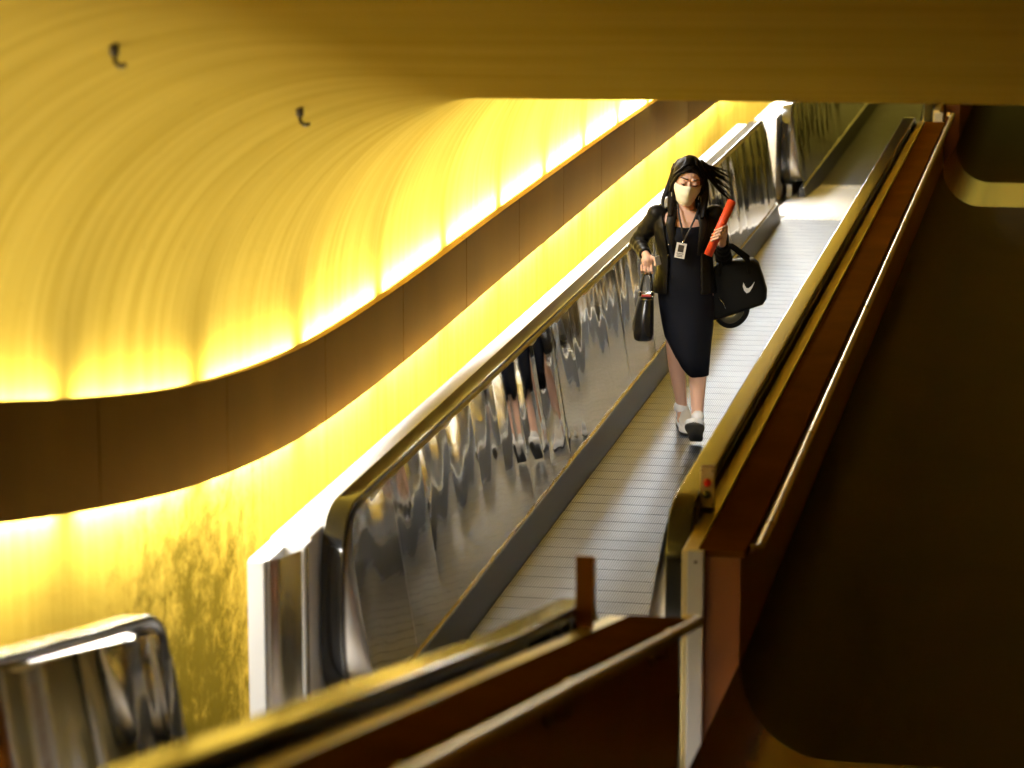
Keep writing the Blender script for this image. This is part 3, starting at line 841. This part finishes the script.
def sleeve(sh, el, wr, seed):
    pts, rs = [], []
    rn = random.Random(seed)
    for i in range(25):
        t = i / 24
        if t < .5: p = sh.lerp(el, t * 2); r = .056 + (.050 - .056) * t * 2
        else: p = el.lerp(wr, (t - .5) * 1.9); r = .050 + (.036 - .050) * (t - .5) * 2
        rs.append(r * (1 + .05 * math.sin(i * 1.9 + seed) + .02 * rn.uniform(-1, 1))); pts.append(p)
    m.tube(pts, rs, 20); m.ellip(sh + Vector((0, 0, .004)), .060, .060, .056, 18, 12); m.ellip(el, .053, .053, .053, 14, 10)
sleeve(shR, elR, wrR, 1); sleeve(shL, elL, wrL, 2)
jacket = blob('jacket', m, .006, M['jacket'], woman, 3)
m = MB()
for sx, top_, mid, bot in ((-1, L(672, 214, -.03), L(669, 232, -.105), L(674, 262, -.112)), (1, L(698, 214, -.03), L(702, 232, -.105), L(697, 262, -.112))):
    m.tube([top_, top_.lerp(mid, .5) + Vector((0, -.02, 0)), mid, mid.lerp(bot, .5), bot], [.020, .030, .030, .020, .008], 10, True, .35)
m.build('lapel', M['jacket'], jacket, True)
m = MB()
for py in (252, 262): m.ellip(L(667.5, py, -.135), .005, .004, .005, 8, 6)
m.build('snap_button', M['chrome'], jacket, True)

# --- sneakers
def sneaker(heel, pitch, yaw, ank):
    """heel: the heel point of the sole; the shoe points to -y, raised by pitch."""
    F = Matrix.Translation(heel) @ Euler((pitch, 0, yaw)).to_matrix().to_4x4() @ Matrix.Diagonal((1.22, 1.10, 1.22, 1))
    prof = [(.0, .026), (-.03, .033), (-.07, .033), (-.12, .036), (-.165, .044), (-.195, .046), (-.222, .043), (-.242, .034), (-.256, .020), (-.261, .008)]
    def outline(sc_, z, dz=0):
        left = [(x * sc_, y, z) for y, x in prof]; right = [(-x * sc_, y, z) for y, x in prof[::-1]]
        return [F @ Vector(p) for p in left + right]
    m = MB(); m.ring_loft([outline(1.0, .0), outline(1.04, .004), outline(1.04, .014)]); sole = ('sole', m, 'sole')
    m2 = MB(); m2.ring_loft([outline(1.05, .010), outline(1.07, .016), outline(1.05, .030), outline(.98, .033)])
    up = MB(); secs = []
    for y, hw, h in ((.008, .020, .07), (-.01, .033, .092), (-.05, .035, .094), (-.085, .037, .100), (-.12, .039, .084), (-.16, .042, .062), (-.2, .041, .052), (-.23, .034, .043), (-.252, .016, .034)):
        ring = []
        for k in range(16):
            a = 2 * math.pi * k / 16
            ring.append(F @ Vector((hw * math.cos(a) * (1 if math.sin(a) < .2 else .9 - .12 * math.sin(a)), y, .022 + (h - .022) * .5 * (1 + math.sin(a)))))
        secs.append(ring)
    up.ring_loft(secs)
    o = up.build('sneaker', M['shoe'], woman, True)
    m2.build('midsole', M['midsole'], o, True); m.build('outsole', M['sole'], o, True)
    lc = MB()
    for i in range(5):
        y = -.085 - .019 * i; h = .090 - .0088 * i
        lc.tube([F @ Vector((-.022, y, h - .006)), F @ Vector((0, y - .004, h + .001)), F @ Vector((.022, y, h - .006))], .0028, 6)
    lc.build('laces', M['midsole'], o, True)
    t = MB(); t.tube([F @ Vector((0, -.075, .085)), F @ Vector((0, -.065, .108)), F @ Vector((0, -.055, .122))], [.02, .022, .018], 10, True, .4); t.build('tongue', M['shoe'], o, True)
    k = MB(); c = F @ Vector((0, -.042, .085)); limb(k, [c, ank + (ank - c).normalized() * .03], [.036, .039], 16); k.build('ankle_sock', M['shoe'], o, True)
    return o
sneaker(Vector((-.050, .325, .004 + .049 * .325)), R(3), R(12), ankR)
sneaker(Vector((.040, -.145, .004)), R(-31), R(-3), ankL)

# --- things she carries: each its own object, standing in her frame
CW = Matrix.Translation(ROOT) @ Matrix.Rotation(RZ, 4, 'Z')
def carried(name, at, label, cat):
    o = empty(name, CW @ at, RZ); tag(o, label, cat); return o
class Sub:
    """Builds meshes given in her frame as parts of a carried thing."""
    def __init__(s, root, at): s.root = root; s.at = at
    def put(s, name, m, mat, parent=None, smooth=True, bevel=0):
        m.v = [tuple(Vector(v) - s.at) for v in m.v]
        return m.build(name, M[mat], parent or s.root, True, smooth, bevel)

# paper roll
at = (T0 + T1) / 2; r_ = carried('paper_roll', at, 'rolled orange-red papers held upright in her left hand', 'paper roll'); S_ = Sub(r_, at)
m = MB(); n = 20
ux = tdir.orthogonal().normalized(); uy = tdir.cross(ux)
def circ(c, r): return [c + (ux * math.cos(2 * math.pi * k / n) + uy * math.sin(2 * math.pi * k / n)) * r for k in range(n)]
m.ring_loft([circ(T0, RT - .004), circ(T0, RT), circ(T1, RT), circ(T1, RT - .004), circ(T0.lerp(T1, .0), RT - .0045)], cap=False); S_.put('outer_sheet', m, 'orange')
m = MB(); pts = []
for k in range(50): a = k * .5; rr = RT - .005 - k * .0003; pts.append((math.cos(a) * rr, math.sin(a) * rr))
vs = []
for x, y in pts: vs += [T0 + ux * x + uy * y - tdir * .004, T1 + ux * x + uy * y]
m.add(vs, [(2 * k, 2 * k + 1, 2 * k + 3, 2 * k + 2) for k in range(len(pts) - 1)]); S_.put('inner_sheet', m, 'orange')

# handbag
at = L(644.5, 336, -.10); hb = carried('handbag', at, 'small glossy black handbag with woven side hanging from her right hand', 'handbag'); S_ = Sub(hb, at)
def rrect(c, hx, hy, n=24, p=3.2):
    out = []
    for k in range(n):
        a = 2 * math.pi * k / n; ca, sa = math.cos(a), math.sin(a)
        out.append(Vector(c) + Vector((hx * math.copysign(abs(ca) ** (2 / p), ca), hy * math.copysign(abs(sa) ** (2 / p), sa), 0)))
    return out
m = MB(); rings = []
for px, py, hx, hy in ((644, 337, .046, .10), (644, 335.5, .058, .12), (643.8, 330, .062, .128), (644, 318, .060, .125), (645, 308, .053, .118), (646, 300, .046, .11), (646.5, 294, .040, .105), (646.5, 292, .034, .10)):
    rings.append(rrect(L(px, py, 0) + Vector((0, -.10, -.02)), hx, hy, 28))
m.ring_loft(rings); bag = S_.put('body', m, 'bagleather')
m = MB(); vs = []; fs = []
for j, (px, py, hx) in enumerate(((636.6, 332, 0), (633.6, 327, 0), (634.0, 318, 0), (636.3, 308, 0), (638.2, 300, 0), (639.6, 295, 0))):
    for i in range(9): 
        u = -1 + 2 * i / 8
        vs.append(L(px, py, 0) + Vector((-.004 + .012 * u * u, -.10 + u * .088, -.02)))
for j in range(5):
    for i in range(8): q = j * 9 + i; fs.append((q, q + 1, q + 10, q + 9))
m.add(vs, fs); w_ = S_.put('woven_side', m, 'woven'); sd = w_.modifiers.new('s', 'SOLIDIFY'); sd.thickness = .008; sd.offset = 0
for dy in (-.165, -.06):
    m = MB(); hp = L(647.5, 275.5, 0) + Vector((0, -.135, 0))
    m.tube([L(640.5, 297, 0) + Vector((0, dy, -.02)), L(641.5, 289, 0) + Vector((0, dy * .8 - .03, 0)), hp + Vector((-.022, (dy + .11) * .3, -.006)), hp + Vector((0, (dy + .11) * .3, 0)), hp + Vector((.018, (dy + .11) * .3, -.008)), L(651.5, 289, 0) + Vector((0, dy * .8 - .03, 0)), L(652.5, 297, 0) + Vector((0, dy, -.02))], .007, 10)
    S_.put('handle', m, 'bagleather')
for px in (640.8, 652.6):
    m = MB(); c = L(px, 294, 0) + Vector((0, -.215, 0)); k_ = 14
    m.tube([c + Vector((.010 * math.cos(2 * math.pi * q / k_), 0, .016 * math.sin(2 * math.pi * q / k_))) for q in range(k_ + 1)], .0032, 8); S_.put('ring', m, 'chrome')
m = MB(); c = L(646.7, 295.5, 0) + Vector((0, -.217, 0)); m.box(c.x - .028, c.x + .028, c.y - .004, c.y + .006, c.z - .006, c.z + .006); S_.put('red_tab', m, 'redleather', smooth=False, bevel=.002)
m = MB(); c = L(646.7, 299.5, 0) + Vector((0, -.212, 0)); m.tube([c + Vector((-.032, .01, 0)), c, c + Vector((.032, .01, 0))], .003, 8); S_.put('clasp_bar', m, 'chrome')

# phone between thumb and fingers
c = L(657.3, 268.0, -.185); ph = carried('phone', c, 'small white phone tucked in her right hand above the handbag', 'phone')
m = MB(); q = Euler((R(10), R(-18), R(20))).to_matrix()
def obox(m, c, q, hx, hy, hz): m.hexa([Vector(c) + q @ Vector(v) for v in ((-hx, -hy, -hz), (hx, -hy, -hz), (hx, hy, -hz), (-hx, hy, -hz), (-hx, -hy, hz), (hx, -hy, hz), (hx, hy, hz), (-hx, hy, hz))])
obox(m, c, q, .016, .004, .030); Sub(ph, c).put('shell', m, 'white', smooth=False, bevel=.003)
m = MB(); obox(m, c + q @ Vector((0, .0045, 0)), q, .014, .0008, .026); Sub(ph, c).put('screen', m, 'black', smooth=False)

# badge on a ribbon
c = L(679.3, 257.5, -.140); bd = carried('id_badge', c, 'white identity card hanging from a dark ribbon on her chest', 'badge'); S_ = Sub(bd, c)
q = Euler((R(-4), R(10), 0)).to_matrix()
m = MB(); obox(m, c, q, .030, .0015, .045); card = S_.put('card', m, 'paper', smooth=False)
m = MB(); obox(m, c + q @ Vector((0, -.002, .012)), q, .017, .0006, .021); S_.put('portrait', m, 'photo', card, False)
m = MB()
for dz, hw_ in ((-.018, .02), (-.027, .015), (-.035, .018)): obox(m, c + q @ Vector((0, -.002, dz)), q, hw_, .0006, .0018)
S_.put('print_lines', m, 'ink', card, False)
m = MB(); cl = L(682.5, 247.5, -.138); m.tube([c + q @ Vector((.004, 0, .048)), (c + cl) / 2 + Vector((.004, 0, .01)), cl], .004, 8); S_.put('clip', m, 'chrome')
m = MB()
for pts in ((L(676, 209, .0), L(676.5, 216, -.070), L(678, 226, -.116), L(680.5, 237, -.134), cl), (L(697, 209, .0), L(696, 217, -.070), L(692.5, 227, -.116), L(687.5, 238, -.134), cl)):
    m.tube(pts, .006, 8, True, .35)
S_.put('ribbon', m, 'strap')

# sports bag hanging from her left forearm
at = L(736, 320, .09); sb = carried('sports_bag', at, 'large black sports bag with a white tick mark hanging from her left arm', 'bag'); S_ = Sub(sb, at)
poly = [(711, 272), (715, 267.5), (733, 265.5), (751, 264.5), (756, 268), (761, 281), (765, 294), (764.5, 303), (761, 308.5), (745, 314), (728, 320), (713, 324.5), (708.5, 322), (707.5, 310), (708.5, 290)]
cen = Vector((sum(p[0] for p in poly) / len(poly), sum(p[1] for p in poly) / len(poly)))
def bag_ring(y, s_):
    out = []; N_ = len(poly)
    for i in range(N_):
        for k in range(3):
            t = k / 3; a, b_ = Vector(poly[i]), Vector(poly[(i + 1) % N_]); p = cen + (a.lerp(b_, t) - cen) * s_
            v = L(p.x, p.y, 0); out.append(Vector((v.x, y, v.z)))
    return out
m = MB(); m.ring_loft([bag_ring(y, s_) for y, s_ in ((.000, .80), (.002, .88), (.010, .95), (.028, .99), (.06, 1.0), (.15, 1.0), (.185, .98), (.203, .93), (.21, .85))])
bagb = S_.put('body', m, 'nylon')
def Lb(px, py, y): v = L(px, py, 0); return Vector((v.x, y, v.z))
for y in (.012, .19):
    m = MB(); m.tube([Lb(717, 280, y - .006), Lb(718.5, 267, y - .012), Lb(720, 257, y * .5 - .03), Lb(723.5, 250.5, y * .3 - .03), Lb(729, 250.5, y * .3 - .03), Lb(736, 256, y * .5 - .02), Lb(745, 264, y - .012), Lb(748, 278, y - .006)], .016, 10, True, .28)
    S_.put('handle', m, 'nylon')
m = MB(); m.tube([Lb(729.5 - 16 * math.cos(math.pi * q / 16), 312 + (20 - 4 * q / 16) * math.sin(math.pi * q / 16), .05) for q in range(17)], .020, 10, True, .35); S_.put('shoulder_strap', m, 'nylon')
m = MB(); m.tube([Lb(727 - 12 * math.cos(math.pi * q / 12), 316 + 9.5 * math.sin(math.pi * q / 12), .08) for q in range(13)], .026, 10, True, .4); S_.put('strap_pad', m, 'grey')
m = MB(); tick = [(741.2, 286.2), (740.6, 290), (742, 294), (744.6, 296.6), (747.4, 295.4), (750, 291.2), (752.4, 285), (748.8, 289.8), (746.2, 291.8), (744.2, 291.4), (742.8, 289.2)]
k_ = len(tick); m.add([Lb(x, y, -.0035) for x, y in tick] + [Lb(x, y, .004) for x, y in tick], [tuple(range(k_))] + [(i, i + k_, (i + 1) % k_ + k_, (i + 1) % k_) for i in range(k_)])
S_.put('tick_mark', m, 'paper', bagb, False)
m = MB(); m.tube([Lb(716, 300, .004), Lb(722, 307, .003), Lb(724, 312, .003)], .004, 8); S_.put('zip_pull', m, 'chrome')
m = MB(); m.ellip(Lb(710, 284, -.02), .018, .012, .035, 12, 8); fob = S_.put('leather_fob', m, 'tan')
m = MB(); m.tube([Lb(712, 274, .0), Lb(711, 279, -.018)], .004, 8); S_.put('fob_loop', m, 'chrome', fob)

#PERSON_END
# ------------------------------------------------------------------ camera, world, view
CAM = Vector((2.165, 0, 3.583)); PSI = R(12.2017); PIT = R(9.4766)
cd = bpy.data.cameras.new('camera'); cam = bpy.data.objects.new('camera', cd); COL.objects.link(cam)
cam.location = CAM; cam.rotation_euler = Euler((R(90) - PIT, 0, PSI), 'XYZ')
cd.sensor_width = 36; cd.lens = 2600 / 1024 * 36; cd.clip_end = 200; cd.clip_start = .05
cd.dof.use_dof = True; cd.dof.focus_distance = 15.75; cd.dof.aperture_fstop = 2.4
sc.camera = cam
w = bpy.data.worlds.new('world'); sc.world = w; w.use_nodes = True
w.node_tree.nodes['Background'].inputs[0].default_value = (.02, .018, .012, 1); w.node_tree.nodes['Background'].inputs[1].default_value = .3
vs_ = sc.view_settings; vs_.view_transform = 'Standard'; vs_.look = 'None'; vs_.exposure = -.22; vs_.gamma = 1; vs_.use_curve_mapping = False
cy = sc.cycles; cy.use_denoising = True; cy.max_bounces = 10; cy.diffuse_bounces = 6; cy.glossy_bounces = 6; cy.sample_clamp_indirect = 8
